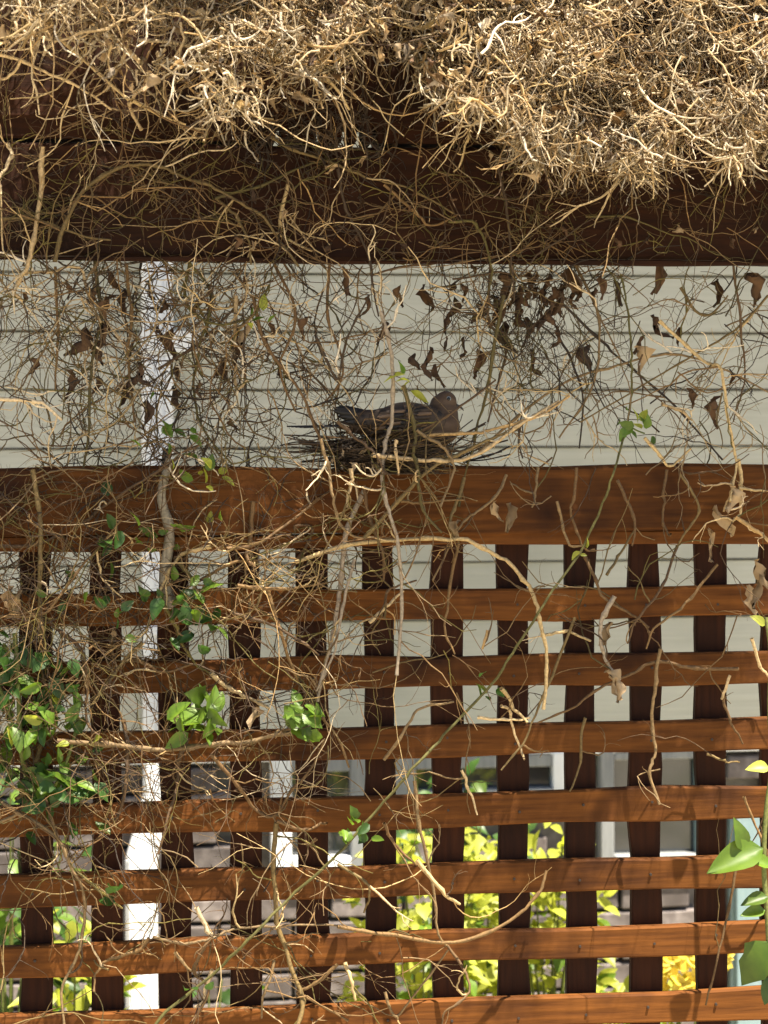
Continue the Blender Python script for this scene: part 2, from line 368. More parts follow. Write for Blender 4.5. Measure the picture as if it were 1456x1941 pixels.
def stem(pts, w, kind='b', d=(.03, .09), parent=None, name='stem', taper=.55, wob=.0065):
    n = len(pts); d0, d1 = d
    dep = [random.uniform(d0, d1) for _ in range(n)]
    dep = [(dep[max(0, i-1)]+2*dep[i]+dep[min(n-1, i+1)])/4 for i in range(n)]
    c = catmull([P(x, y, -q) for (x, y), q in zip(pts, dep)], 6)
    c += np.cumsum(rng.normal(0, wob*.22, c.shape), 0)*np.sin(np.linspace(0, math.pi, len(c)))[:, None]
    m_ = len(c); rad = np.linspace(1, taper, m_)*(1+rng.normal(0, .07, m_))
    if m_ > 12: rad[6::9] *= 1.35
    rad *= w*.00045
    col = pal[kind][rng.integers(len(pal[kind]))]*rng.uniform(.85, 1.15)
    me = tubes(c[None], rad[None], 6, col[None], name)
    return link(name, me, strand_m, parent or vine), c
S = []
def T(w, k, *pts, d=(.03, .09), **kw): S.append((w, k, pts, d, kw))
# sticks in the upper mass
up_d = (.10, .24)
T(9, 't', (60, -10), (95, 32), (130, 66), (178, 112), (245, 190), d=up_d)
T(9, 't', (120, 52), (100, 85), (82, 106), d=up_d)
T(10, 't', (105, 0), (190, 50), (250, 98), (272, 132), (280, 150), (252, 180), (248, 200), (268, 246), d=up_d)
T(7, 't', (250, 190), (300, 212), (352, 236), d=up_d)
T(7, 't', (0, 104), (40, 114), (100, 140), (160, 165), (212, 208), d=up_d)
T(6, 't', (42, 112), (20, 134), (-6, 152), d=up_d)
T(7, 't', (262, 76), (330, 78), (400, 94), (424, 112), (480, 66), (530, 20), (580, -8), d=up_d)
T(7, 't', (418, 2), (486, 46), (508, 86), (525, 118), d=up_d)
T(8, 't', (590, 86), (602, 112), (640, 156), (662, 208), d=up_d)
T(6, 't', (600, 112), (596, 150), (612, 206), d=up_d)
T(6, 't', (582, 143), (620, 156), (656, 155), d=up_d)
T(7, 't', (388, 190), (390, 230), (386, 268), d=up_d)
T(6, 'b', (0, 60), (60, 82), (150, 150), (160, 240), d=up_d)
T(10, 't', (80, 278), (78, 330), (68, 420), (50, 500), (28, 540), (22, 554), (44, 570), d=(.06, .09))
T(8, 'b', (104, 496), (120, 430), (160, 362), (230, 322), (290, 324), (350, 350), (410, 376), (490, 414), (530, 460), (566, 505), d=(.07, .1))
T(6, 'b', (410, 376), (448, 420), (470, 460), (476, 502), d=(.06, .09))
T(7, 't', (546, 350), (536, 430), (560, 455), (592, 476), d=(.06, .09))
T(6, 'o', (408, 376), (500, 352), (570, 314), (640, 300), d=(.06, .09))
T(6, 'b', (510, 258), (560, 285), (640, 316), (722, 345), (800, 372), (860, 405), d=(.06, .1))
T(8, 't', (14, 272), (24, 308), (6, 350), (2, 368), d=(.06, .1))
T(6, 't', (40, 516), (90, 515), (145, 513), (165, 560), (192, 612), d=(.05, .08))
T(6, 'b', (0, 415), (70, 415), (140, 440), (210, 455), d=(.06, .09))
T(6, 'b', (728, 350), (790, 400), (820, 430), (870, 406), d=(.06, .09))
T(6, 'o', (850, 420), (900, 430), (930, 505), (925, 560), d=(.06, .1))
T(6, 'd', (940, 300), (955, 380), (958, 470), (975, 570), d=(.06, .1))
T(5, 'o', (1110, 410), (1190, 413), (1260, 440), d=(.06, .09))
T(6, 'd', (640, 320), (660, 400), (700, 480), (718, 600), d=(.05, .09))
T(8, 't', (0, 756), (60, 764), (95, 778), (118, 796), d=(.06, .09))
# gap between header and rail
gd = (.0, .06)
T(7, 'o', (180, 495), (190, 600), (178, 700), (168, 830), (150, 930), d=gd)
T(6, 'b', (105, 505), (110, 640), (105, 740), d=gd)
T(7, 'b', (240, 500), (246, 600), (240, 700), (255, 800), d=gd)
T(6, 'o', (360, 495), (350, 560), (390, 610), (470, 600), (510, 540), d=gd)
T(6, 'b', (300, 700), (360, 660), (430, 590), (470, 560), d=gd)
T(8, 't', (448, 560), (445, 660), (452, 740), (470, 720), d=gd)
T(6, 'o', (360, 500), (400, 560), (380, 680), (372, 740), (390, 820), (440, 880), d=gd)
T(6, 'b', (520, 500), (560, 600), (530, 700), (560, 780), d=gd)
T(7, 'b', (480, 560), (500, 660), (560, 750), (600, 830), (622, 880), d=gd)
T(6, 'b', (625, 500), (620, 600), (650, 690), (610, 770), d=gd)
T(6, 'd', (600, 640), (640, 720), (660, 640), (700, 560), d=gd)
T(7.5, 'y', (722, 590), (735, 640), (742, 700), (743, 785), (735, 840), (730, 905), (742, 960), (760, 1030), (768, 1100), (766, 1180), (752, 1280), d=(.105, .13), taper=.8)
T(8, 'o', (765, 730), (780, 800), (787, 850), (792, 905), (802, 965), (838, 1010), d=(.11, .13))
T(7, 'b', (640, 798), (652, 812), (690, 850), (708, 868), (730, 900), d=(.11, .14))
T(9, 't', (706, 862), (740, 868), (800, 874), (860, 872), (920, 850), (1000, 795), (1060, 760), d=(.10, .13))
T(7, 'b', (790, 815), (830, 845), (850, 870), (862, 900), (835, 960), d=(.11, .13))
T(7, 't', (802, 826), (870, 820), (920, 812), (1000, 790), (1080, 750), d=(.10, .12))
T(6, 'b', (800, 816), (850, 785), (880, 760), (940, 720), d=(.10, .12))
T(8, 'b', (690, 1020), (760, 950), (830, 890), (900, 850), (960, 820), d=(.10, .13))
T(7, 't', (752, 835), (750, 850), (756, 900), d=(.12, .13))
T(8, 't', (665, 888), (662, 920), (658, 962), d=(.10, .12))
T(7, 'b', (608, 832), (618, 880), (632, 940), (652, 1000), (690, 1020), d=(.09, .12))
T(6, 'b', (930, 500), (925, 610), (960, 640), (940, 720), (925, 800), d=gd)
T(7, 'o', (955, 560), (930, 680), (918, 760), (890, 880), (870, 960), d=(.03, .09))
T(6, 'd', (1050, 560), (1130, 640), (1195, 700), (1290, 785), (1370, 872), d=gd)
T(6, 'b', (905, 860), (980, 790), (1080, 722), (1180, 690), (1270, 682), (1360, 700), (1460, 745), d=gd)
T(7, 't', (1250, 608), (1300, 655), (1340, 690), (1362, 702), (1372, 770), (1385, 840), (1392, 890), (1384, 950), d=(.05, .11))
T(7, 't', (1255, 765), (1285, 782), (1312, 796), d=(.04, .08))
T(7, 't', (1222, 830), (1250, 860), (1270, 880), (1310, 850), d=(.05, .09))
T(6, 'b', (1090, 500), (1135, 600), (1130, 720), (1060, 830), d=gd)
T(5, 'b', (1390, 500), (1400, 620), (1408, 720), (1390, 800), d=gd)
T(5, 'b', (1456, 560), (1400, 620), (1330, 660), (1230, 720), (1100, 800), d=gd)
T(5, 'd', (1060, 640), (1100, 720), (1098, 850), d=gd)
T(6, 'b', (1290, 545), (1330, 600), (1380, 560), d=gd)
# sticks in front of the rail
rd = (.055, .10)
T(6, 'b', (1020, 886), (1016, 930), (1008, 962), d=rd); T(6, 'b', (1093, 886), (1090, 940), (1086, 965), (1108, 1030), (1128, 1042), d=rd)
T(6, 'b', (1056, 950), (1070, 1000), (1086, 1030), (1106, 1034), d=rd); T(7, 'b', (1170, 910), (1200, 975), (1198, 1035), d=rd)
T(6, 'b', (1264, 890), (1255, 940), (1250, 970), (1266, 1012), (1272, 1012), d=rd); T(6, 'b', (1290, 900), (1335, 965), (1300, 1010), (1284, 1035), d=rd)
T(8, 't', (1400, 870), (1404, 920), (1400, 975), (1388, 990), d=rd); T(7, 't', (1392, 905), (1380, 930), (1372, 970), d=rd)
T(8, 't', (1395, 980), (1430, 1005), (1460, 1030), d=rd); T(6, 't', (1400, 925), (1460, 930), d=rd)
T(7, 'b', (690, 920), (700, 990), (720, 1060), (728, 1100), d=rd)
T(7, 'b', (880, 905), (870, 965), (865, 1000), (870, 1030), d=rd)
T(6, 'b', (960, 900), (940, 940), (900, 970), (870, 1000), (820, 1100), d=rd)
T(6, 'b', (760, 950), (800, 950), (880, 948), d=rd)
# lower left / lattice
ld = (.03, .10)
T(9, 'b', (62, 890), (72, 960), (76, 1030), (80, 1120), (86, 1220), (92, 1310), (90, 1380), (78, 1440), (58, 1492), (30, 1515), d=ld, taper=.8)
T(7, 'b', (-6, 1036), (70, 1030), (150, 1002), (220, 950), (300, 895), (350, 860), d=ld)
T(6, 'b', (-6, 1168), (78, 1166), (120, 1120), (175, 1050), (230, 985), d=ld)
T(7, 'b', (80, 1166), (122, 1202), (168, 1232), (174, 1300), (172, 1365), (205, 1412), d=ld)
T(5, 'b', (168, 1230), (188, 1216), d=ld)
T(7, 'b', (270, 1218), (235, 1252), (205, 1295), (176, 1335), d=ld)
T(7, 'b', (240, 1250), (268, 1252), (308, 1268), (366, 1258), d=ld)
T(8, 't', (400, 1036), (370, 1045), (336, 1065), (302, 1130), (276, 1200), d=ld)
T(8, 'o', (340, 1066), (370, 1110), (392, 1165), (402, 1190), d=ld)
T(7, 'o', (302, 1130), (330, 1180), (345, 1215), (375, 1260), (410, 1285), d=ld)
T(9, 't', (400, 1275), (430, 1305), (470, 1325), (510, 1342), d=ld)
T(9, 'b', (108, 1404), (200, 1414), (310, 1427), (400, 1426), (470, 1420), (522, 1404), (556, 1390), d=ld, taper=.9)
T(7, 'b', (358, 1398), (338, 1438), (332, 1490), (312, 1560), (300, 1620), d=ld)
T(8, 'b', (234, 1364), (238, 1440), (228, 1510), (216, 1562), d=ld)
T(7, 'b', (440, 1162), (490, 1178), (545, 1205), (605, 1242), d=ld)
T(7, 'b', (508, 1118), (528, 1180), (552, 1250), (575, 1310), (600, 1345), (640, 1405), (662, 1455), d=ld)
T(10, 'y', (690, 930), (660, 1000), (650, 1060), (645, 1130), (632, 1195), (616, 1260), (602, 1330), d=(.05, .09), taper=.6)
T(6, 'y', (672, 1060), (645, 1150), (628, 1240), (600, 1310), d=(.05, .09))
T(8, 't', (560, 1066), (650, 1035), (760, 1020), (850, 1022), (920, 1040), (980, 1080), (1012, 1122), (1034, 1170), (1045, 1240), (1040, 1300), (1030, 1345), d=(.06, .11), taper=.8)
T(7, 'b', (430, 1040), (480, 1030), (560, 975), (640, 920), d=ld)
T(10, 'b', (480, 950), (475, 1010), (470, 1050), (484, 1076), d=ld)
T(6, 'b', (360, 1110), (440, 1075), (520, 1060), (570, 1060), d=ld)
T(7, 'b', (450, 1110), (530, 1115), (620, 1105), d=ld)
T(7, 'b', (400, 1430), (450, 1490), (482, 1530), (526, 1556), (560, 1512), (598, 1452), (616, 1400), d=ld)
T(9, 'b', (524, 1560), (515, 1640), (525, 1740), (545, 1830), (572, 1905), (560, 1960), d=ld, taper=.9)
T(7, 'b', (525, 1556), (575, 1572), (600, 1560), (620, 1560), d=ld)
T(6, 'b', (600, 1590), (576, 1605), (576, 1570), d=ld)
T(7, 'b', (-6, 1560), (52, 1540), (100, 1500), (160, 1430), d=ld)
T(8, 'b', (-6, 1515), (40, 1545), (100, 1585), (128, 1640), (150, 1702), (142, 1800), (112, 1870), (122, 1950), d=ld)
T(6, 'b', (75, 1480), (105, 1575), (130, 1640), (150, 1720), d=ld)
T(7, 'o', (150, 1655), (190, 1685), (232, 1722), d=ld)
T(7, 'b', (282, 1778), (265, 1808), (206, 1838), (182, 1860), (178, 1880), d=ld); T(5, 'b', (206, 1838), (178, 1820), d=ld)
T(6, 'b', (290, 1776), (345, 1790), (400, 1782), (440, 1768), (500, 1760), (640, 1755), (728, 1772), d=ld)
T(7, 'b', (332, 1805), (365, 1842), d=ld); T(9, 't', (372, 1720), (395, 1765), (408, 1778), d=ld)
T(8, 't', (402, 1838), (380, 1885), (368, 1910), d=ld); T(8, 't', (654, 1824), (668, 1862), (674, 1896), d=ld)
T(7, 'b', (400, 1775), (364, 1840), (390, 1880), (366, 1941), d=ld)
T(7, 'b', (640, 1828), (600, 1860), (565, 1872), (600, 1895), (660, 1935), d=ld)
T(6, 'b', (520, 1820), (500, 1880), (496, 1930), d=ld)
T(6, 'b', (640, 1638), (690, 1672), (702, 1700), (690, 1730), d=ld)
T(7, 'b', (786, 1480), (796, 1560), (824, 1680), (828, 1760), (846, 1792), d=ld)
T(7, 'b', (640, 1756), (728, 1772), (850, 1786), (950, 1746), (1010, 1692), (1036, 1650), d=(.05, .1), taper=.8)
T(9, 't', (790, 1630), (832, 1682), (872, 1714), d=ld)
T(6, 'b', (848, 1792), (880, 1842), (892, 1892), (850, 1925), (838, 1950), d=ld)
T(7, 'b', (728, 1440), (760, 1400), (790, 1350), (860, 1330), d=ld)
T(6, 'b', (730, 1880), (745, 1930), (780, 1895), (850, 1800), d=ld)
T(7, 'b', (1252, 1230), (1240, 1290), (1230, 1335), (1236, 1415), (1230, 1455), (1250, 1525), d=ld, taper=.8)
T(7, 'b', (1400, 1268), (1320, 1264), (1246, 1248), (1190, 1275), (1130, 1305), (1085, 1340), (1020, 1370), d=ld)
T(10, 'y', (1165, 1130), (1148, 1165), (1145, 1210), (1155, 1250), (1175, 1290), d=(.05, .08), taper=.5)
T(7, 'b', (1106, 1050), (1132, 1098), (1158, 1140), (1205, 1175), (1230, 1190), d=ld)
T(6, 'b', (1284, 1035), (1250, 1110), (1205, 1175), (1190, 1220), d=ld); T(6, 'b', (1360, 1070), (1300, 1130), (1240, 1180), (1225, 1230), d=ld)
T(7, 't', (1025, 1205), (1070, 1203), (1120, 1215), d=ld); T(8, 't', (950, 1305), (975, 1335), (1000, 1370), d=ld)
T(6, 't', (950, 1338), (970, 1350), (990, 1410), (994, 1440), d=ld); T(7, 't', (905, 1360), (955, 1362), (1005, 1360), d=ld)
T(6, 'b', (1090, 1170), (1040, 1300), (1000, 1400), (950, 1460), d=ld); T(6, 'b', (1110, 1360), (1090, 1430), (1080, 1500), d=ld)
T(7, 'b', (728, 1560), (745, 1590), (790, 1640), d=ld); T(6, 't', (875, 1460), (890, 1490), (905, 1545), d=ld)
T(6, 'b', (1396, 1640), (1380, 1720), (1352, 1832), (1338, 1905), d=ld); T(6, 't', (1384, 1280), (1368, 1325), d=ld, taper=.9)
T(6, 'b', (1370, 1320), (1376, 1370), (1408, 1410), d=ld); T(5, 'b', (1340, 1430), (1375, 1440), (1402, 1445), d=ld)
T(7, 't', (1425, 1210), (1440, 1260), (1460, 1290), d=ld); T(6, 'b', (1410, 1510), (1440, 1590), (1456, 1640), d=ld)
T(6, 'b', (1150, 1090), (1170, 1060), (1205, 1000), d=ld); T(6, 'b', (870, 1030), (850, 1120), (835, 1180), (862, 1240), d=ld)
T(6, 'b', (728, 1170), (740, 1130), (790, 1100), d=ld); T(8, 't', (700, 1180), (740, 1150), (765, 1120), d=ld)
T(7, 't', (925, 1195), (915, 1230), d=ld); T(6, 'b', (550, 1080), (600, 1010), (570, 1000), (560, 1010), d=ld)
STEMPTS = np.concatenate([stem(pts, w, k, d, **kw)[1][2:] for w, k, pts, d, kw in S])
# trunk behind the slats down to the soil
tp = [P(318, 850, .07), P(306, 960, .07), P(316, 1060, .07), P(330, 1200, .055), P(336, 1500, .055), P(334, 1941, .055)]
tp.append(Vector((tp[-1].x+.02, .06, .3))); tp.append(Vector((root.x, .06, -.03)))
c = catmull(tp, 6); me = tubes(c[None], (np.linspace(.008, .017, len(c))*(1+rng.normal(0, .06, len(c))))[None], 8, np.array([(.21, .17, .12)]), 'trunk'); link('trunk', me, strand_m, vine)
tp2 = [P(322, 870, -.05), P(306, 940, -.06), P(322, 1010, -.05), P(312, 1090, -.045), P(325, 1150, -.04)]
c = catmull(tp2, 7); me = tubes(c[None], (np.linspace(.007, .010, len(c))*(1+rng.normal(0, .08, len(c))))[None], 8, np.array([(.24, .20, .14)]), 'stem'); link('stem', me, strand_m, vine)

# ---- random fine twigs, joined
def walk(start, dirs, n, step, curl, jit):
    """vectorised random walks: start (S,3), dirs (S,3)"""
    S_ = len(start); p = np.empty((S_, n, 3)); p[:, 0] = start; d = dirs/np.linalg.norm(dirs, axis=1, keepdims=True)
    for i in range(1, n):
        d = d+curl+rng.normal(0, jit, (S_, 3)); d /= np.linalg.norm(d, axis=1, keepdims=True)
        p[:, i] = p[:, i-1]+d*step[:, None]
    return p
# vectorised pixel -> world
_fw, _rt, _up, _cl = (np.array(v) for v in (fw, rt, up, cam_loc))
def PV(px, py, y):
    d = _fw[None]+_rt[None]*((px-728)/F_PX)[:, None]-_up[None]*((py-HOR)/F_PX)[:, None]
    return _cl[None]+d*((y-_cl[1])/d[:, 1])[:, None]
def pick(names, n, probs=None):
    allc = np.concatenate([pal[k] for k in names]); idx = rng.integers(len(allc), size=n)
    return allc[idx]*rng.uniform(.75, 1.2, (n, 1))
def sample(n, xr, yr, dens):
    xs, ys = [], []
    tot = 0
    while tot < n:
        x = rng.uniform(*xr, 4*n); y = rng.uniform(*yr, 4*n); k = rng.uniform(size=4*n) < dens(x, y)
        xs.append(x[k]); ys.append(y[k]); tot += k.sum()
    return np.concatenate(xs)[:n], np.concatenate(ys)[:n]
parts = []
def twigset(n, xr, yr, dens, drange, rmm, length, kinds, down=.2, jit=.27, curl=.08, side=3, npt=10, attach=False):
    if attach:                                            # spring from the stems
        v = STEMPTS-_cl; zc = v@_fw; sx = 728+v@_rt/zc*F_PX; sy = HOR-v@_up/zc*F_PX
        w_ = np.clip(dens(sx, sy), 0, 1)*((sx > xr[0]) & (sx < xr[1]) & (sy > yr[0]) & (sy < yr[1])); st = STEMPTS[rng.choice(len(STEMPTS), n, p=w_/w_.sum())]
    else:
        x, y = sample(n, xr, yr, dens)
        st = PV(x, y, -rng.uniform(*drange, n))
    dr = rng.normal(0, 1, (n, 3))*np.array([1, .28, 1]); dr[:, 2] -= down
    Ls = rng.uniform(*length, n)
    p = walk(st, dr, npt, Ls/npt, rng.normal(0, curl, (n, 3))*np.array([1, .4, 1]), jit*np.array([1, .5, 1]))
    r = rng.uniform(*rmm, n)*.001
    taper = np.linspace(1, .45, npt)
    rad = r[:, None]*taper[None]; rad[:, 3::4] *= 1.25
    col = pick(kinds, n)
    out = [(p, rad, col)]
    for s in range(side):
        i = rng.integers(1, npt-2); q = p[:, i]; base = p[:, i+1]-p[:, i]
        d2 = base/np.linalg.norm(base, axis=1, keepdims=True)+rng.normal(0, .75, (n, 3))*np.array([1, .4, 1])
        l2 = Ls*rng.uniform(.15, .5, n)
        p2 = walk(q, d2, 6, l2/6, rng.normal(0, .12, (n, 3)), .2)
        out.append((p2, (rad[:, i]*.75)[:, None]*np.linspace(1, .4, 6)[None], col*rng.uniform(.85, 1.15, (n, 1))))
    return out
def gapdens(x, y):
    d = .30+.0*x
    d = d+.75*np.exp(-((x-330)/230)**2)+.55*np.exp(-((x-1000)/150)**2)*np.clip((760-y)/220, 0, 1)+.3*np.clip((620-y)/120, 0, 1)
    return np.clip(d, 0, 1)
def latdens(x, y):
    d = .12+.75*np.clip((760-x)/700, 0, 1)+.25*np.exp(-((x-720)/160)**2)*np.clip((1500-y)/400, 0, 1)
    d = d*np.clip(1.15-(y-900)/1500, .45, 1)+.2*np.exp(-((x-1420)/80)**2)*np.clip((1300-y)/200, 0, 1)
    return np.clip(d, 0, 1)
sets = []
def gapd2(x, y): return gapdens(x, y)*np.where((x > 585) & (x < 930) & (y > 740) & (y < 905), .08, 1)
sets += twigset(170, (-60, 1520), (480, 900), gapd2, (-.07, .06), (.9, 1.7), (.10, .30), 'bbodd')
sets += twigset(230, (-60, 1520), (480, 900), gapd2, (-.07, .06), (.8, 1.6), (.08, .24), 'bbodt', attach=True)
sets += twigset(90, (-60, 620), (480, 900), lambda x, y: np.clip(1-np.abs(x-300)/340, .1, 1), (-.06, .06), (.8, 1.4), (.06, .2), 'ddob')
sets += twigset(120, (840, 1130), (480, 680), lambda x, y: np.clip(1-np.abs(x-990)/150, .1, 1), (-.03, .06), (.6, 1.1), (.05, .16), 'ddo', down=1.2)
sets += twigset(90, (470, 740), (200, 300), lambda x, y: .9+0*x, (.05, .12), (.8, 1.6), (.05, .14), 'd')
sets += twigset(200, (-60, 1520), (470, 760), gapdens, (-.04, .08), (.5, 1.0), (.10, .28), 'dob', down=1.4)
sets += twigset(70, (-60, 1520), (480, 900), gapd2, (.0, .09), (1.2, 2.2), (.05, .14), 'l', attach=True, side=2)
sets += twigset(260, (-60, 1520), (880, 1960), latdens, (.03, .11), (.8, 1.5), (.08, .26), 'bbo', side=2, attach=True)
sets += twigset(90, (-60, 1520), (880, 1960), latdens, (.03, .11), (.8, 1.4), (.10, .30), 'bbo', side=2)
sets += twigset(330, (-60, 720), (880, 1560), latdens, (.03, .12), (.5, 1.0), (.06, .2), 'bddo', side=3)
sets += twigset(110, (-60, 1520), (880, 1960), latdens, (.04, .1), (1.2, 2.2), (.03, .11), 'tb', side=2, attach=True)
sets += twigset(190, (-60, 1520), (250, 500), lambda x, y: .5+.3*np.exp(-((x-350)/300)**2)+.4*np.exp(-((x-930)/120)**2), (.05, .11), (.6, 1.2), (.08, .22), 'bbod', side=3)
sets += twigset(120, (-60, 1520), (200, 500), lambda x, y: .7+0*x, (.05, .11), (.6, 1.2), (.06, .18), 'bod', side=3, attach=True)
sets += twigset(70, (-60, 760), (120, 500), lambda x, y: .7+0*x, (.06, .14), (.9, 1.8), (.08, .26), 'bt', side=2, attach=True)
sets += twigset(70, (-60, 1000), (490, 900), gapd2, (-.02, .06), (1.0, 1.9), (.08, .26), 'bt', side=2)
sets += twigset(130, (-60, 560), (900, 1500), latdens, (.02, .06), (.7, 1.4), (.08, .22), 'd', side=3)

sets += twigset(110, (-60, 900), (890, 1960), latdens, (.04, .12), (.6, 1.1), (.15, .40), 'bbt', side=2, attach=True, jit=.2, npt=14)
sets += twigset(90, (-60, 520), (890, 1750), latdens, (.02, .1), (.6, 1.2), (.10, .26), 'ddb', side=3)
def joined(name, sets_, mat, sides, parent):
    objs = []
    allme = []
    bysize = {}
    for p_, r_, c_ in sets_: bysize.setdefault(p_.shape[1], []).append((p_, r_, c_))
    for npt, lst in bysize.items():
        me = tubes(np.concatenate([a for a, _, _ in lst]), np.concatenate([b for _, b, _ in lst]), sides, np.concatenate([c_ for _, _, c_ in lst]), name)
        o = link(name, me, mat, parent); o['kind'] = 'stuff'; objs.append(o)
    return objs
joined('twig_tangle', sets, strand_m, 4, vine)

# ---- thatch: the dry mass on top
BX = np.array([-200, 0, 150, 300, 420, 500, 580, 660, 760, 850, 900, 1000, 1100, 1200, 1300, 1400, 1470, 1700])
BY = np.array([50, 60, 105, 175, 235, 240, 180, 140, 125, 180, 250, 305, 320, 325, 325, 315, 290, 290])
def yb(x): return np.interp(x, BX, BY)+20*np.sin(np.asarray(x)/31)+13*np.sin(np.asarray(x)/12.3+1)
def dn0(x): return np.interp(x, [-200, 0, 400, 560, 680, 780, 900, 980, 1700], [.42, .42, .5, .55, .6, .62, .8, 1, 1])
def dn(x, y): a = dn0(x); return a+(1-a)*np.clip((-10-y)/80, 0, 1)  # filled in densely above the view to shade the lattice
def thdens(x, y):
    b = yb(x); return dn(x, y)*np.clip(.68+.7*np.sin(x/47+1.7*np.sin(y/53))*np.sin(y/43+x/131+1), .05, 1)*np.clip((b-y)/np.where(x < 700, 130, 60)+.06, 0, 1)
th = []
def thatch(n, rmm, length, kinds, npt, down, jit, curl, dlo, dhi, dens=thdens, side=0, yr=(-330, 345)):
    x, y = sample(n, (-260, 1750), yr, dens)
    b = yb(x); f = np.clip((b-y)/380, 0, 1)              # 0 at the lower fringe, 1 high up: the mass leans out over the beam
    und = np.clip((b-y)/45, 0, 1)**.7                     # tucks back under the fringe
    depth = dlo+(dhi-dlo)*(1-.62*f)*(.35+.65*und)*np.interp(x, [0, 450, 600, 760, 880, 1000], [1.15, 1.05, .75, .5, .8, 1])*np.where((y < -130) & (x < 850), 1.9, 1)*(1-.8*rng.uniform(size=n)**2.2)+rng.normal(0, .012, n)  # unseen bulge at upper left is shaped to shade the left lattice
    depth += np.where(und > .5, 1, .4)*(.035*np.sin(x/37+2*np.sin(y/41))*np.cos(y/29+x/90)+.03*np.sin(x/83+y/61))
    # clumps: strands of one clump share a direction
    cl = np.stack([np.floor(x/42+np.sin(y/50)), np.floor(y/48+np.cos(x/60))], 1).astype(int)
    h = (cl[:, 0]*7349+cl[:, 1]*9151) % 997
    cr = np.random.default_rng(3).normal(0, 1, (997, 3))
    st = PV(x, y, -np.maximum(depth, .05))
    dr = cr[h]*np.array([.8, .35, .6])+rng.normal(0, .75, (n, 3))*np.array([1, .6, 1]); dr[:, 2] -= down
    Ls = rng.uniform(*length, n)
    p = walk(st, dr, npt, Ls/npt, rng.normal(0, curl, (n, 3)), jit)
    rad = (rng.uniform(*rmm, n)*.001)[:, None]*np.linspace(1, .5, npt)[None]*(1+rng.normal(0, .1, (n, npt)))
    clb = np.random.default_rng(5).uniform(.7, 1.15, 997)[h]
    th.append((p, rad, pick(kinds, n)*clb[:, None]))
thatch(10000, (.8, 1.6), (.04, .11), 'llttb', 8, 1.5, .28, .2, .07, .34)
thatch(7000, (.45, .8), (.05, .13), 'llttb', 9, 1.7, .22, .12, .10, .37)
thatch(6500, (1.5, 2.9), (.03, .09), 'lllt', 7, 1.4, .27, .18, .10, .36)
thatch(5000, (1.8, 3.6), (.012, .035), 'llttb', 5, .7, .35, .3, .09, .35)
thatch(1100, (1.0, 2.1), (.12, .28), 'tbb', 12, .6, .2, .06, .10, .36)
bs = twigset(120, (-60, 1520), (-60, 300), lambda x, y: np.clip((yb(x)-y)/80, 0, 1), (.16, .38), (1.2, 2.7), (.06, .22), 'lt', down=.8, jit=.3, side=3)
joined('dry_thatch', bs, strand_m, 5, vine)
# beam-level sparse hangers
thatch(420, (.6, 1.2), (.04, .12), 'bbd', 8, 1.1, .25, .14, .06, .09, dens=lambda x, y: np.clip(1-(y-yb(x))/140, 0, 1)*(y > yb(x)), yr=(60, 470))
joined('dry_thatch', th, thatch_m, 3, vine)

# ------------------------------------------------------------------ leaves
def leafmesh(name, w=.32, curl=.2, fold=.18, lobes=0, seg=6, twist=0.0, rag=0.0):
    """unit leaf along +Y, normal +Z"""
    vs = []; fs = []
    for i in range(seg+1):
        t = i/seg; hw = w*math.sin(math.pi*min(1, t**.8))**.75*(1-.25*t)
        if lobes and i in (2, 4): hw *= 1.25
        if i in (0, seg): hw = .012 if i == 0 else .004
        z = -curl*t*t; a = twist*t
        for s in (-1, -.55, 0, .55, 1):
            q = Vector((s*hw, t, z+abs(s)*fold*hw*1.6+.02*math.sin(9*t+4*s)*abs(s)))
            if rag: q += Vector((random.gauss(0, rag), random.gauss(0, rag*.5), random.gauss(0, rag)))
            vs.append((q.x*math.cos(a)-q.z*math.sin(a)*.6, q.y, q.z*math.cos(a)+q.x*math.sin(a)))
    for i in range(seg):
        for j in range(4): fs.append((i*5+j, i*5+j+1, (i+1)*5+j+1, (i+1)*5+j))
    me = bpy.data.meshes.new(name); me.from_pydata(vs, [], fs); me.polygons.foreach_set('use_smooth', [True]*len(me.polygons)); return me
def variants(name, mat, specs):
    out = []
    for s in specs:
        m_ = leafmesh(name, **s); m_.materials.append(mat); out.append(m_)
    return out
LS = [dict(w=.33, curl=.25, fold=.2), dict(w=.28, curl=.1, fold=.35), dict(w=.36, curl=.4, fold=.1, lobes=1), dict(w=.30, curl=-.15, fold=.25, twist=.4)]
DS = [dict(w=.15, curl=.3, fold=.9, twist=1.9, rag=.05), dict(w=.20, curl=-.3, fold=1.2, twist=-1.8, rag=.06), dict(w=.13, curl=.4, fold=.6, twist=2.6, rag=.05), dict(w=.22, curl=.35, fold=1.6, twist=1.0, rag=.07)]
green_l = variants('leaf', green_m, LS); dgreen_l = variants('leaf', dark_green_m, LS); lime_l = variants('leaf', lime_m, LS)
dry_l = variants('dry_leaf', dry_m, DS); pdry_l = variants('dry_leaf', pale_dry_m, DS); petal_l = variants('petal', yellow_m, LS)
def leaf(me, loc, d, nrm, size, parent, name='leaf'):
    d = Vector(d).normalized(); n = Vector(nrm); x = d.cross(n)
    if x.length < 1e-3: x = d.orthogonal()
    x.normalize(); n = x.cross(d)
    o = bpy.data.objects.new(name, me); C.objects.link(o); o.parent = parent
    m_ = Matrix((x, d, n)).transposed().to_4x4(); m_.translation = Vector(loc)-parent.location
    o.matrix_local = m_ @ Matrix.Diagonal((size, size, size, 1)); return o
def rv(s=1.0): return Vector((random.gauss(0, s), random.gauss(0, s), random.gauss(0, s)))
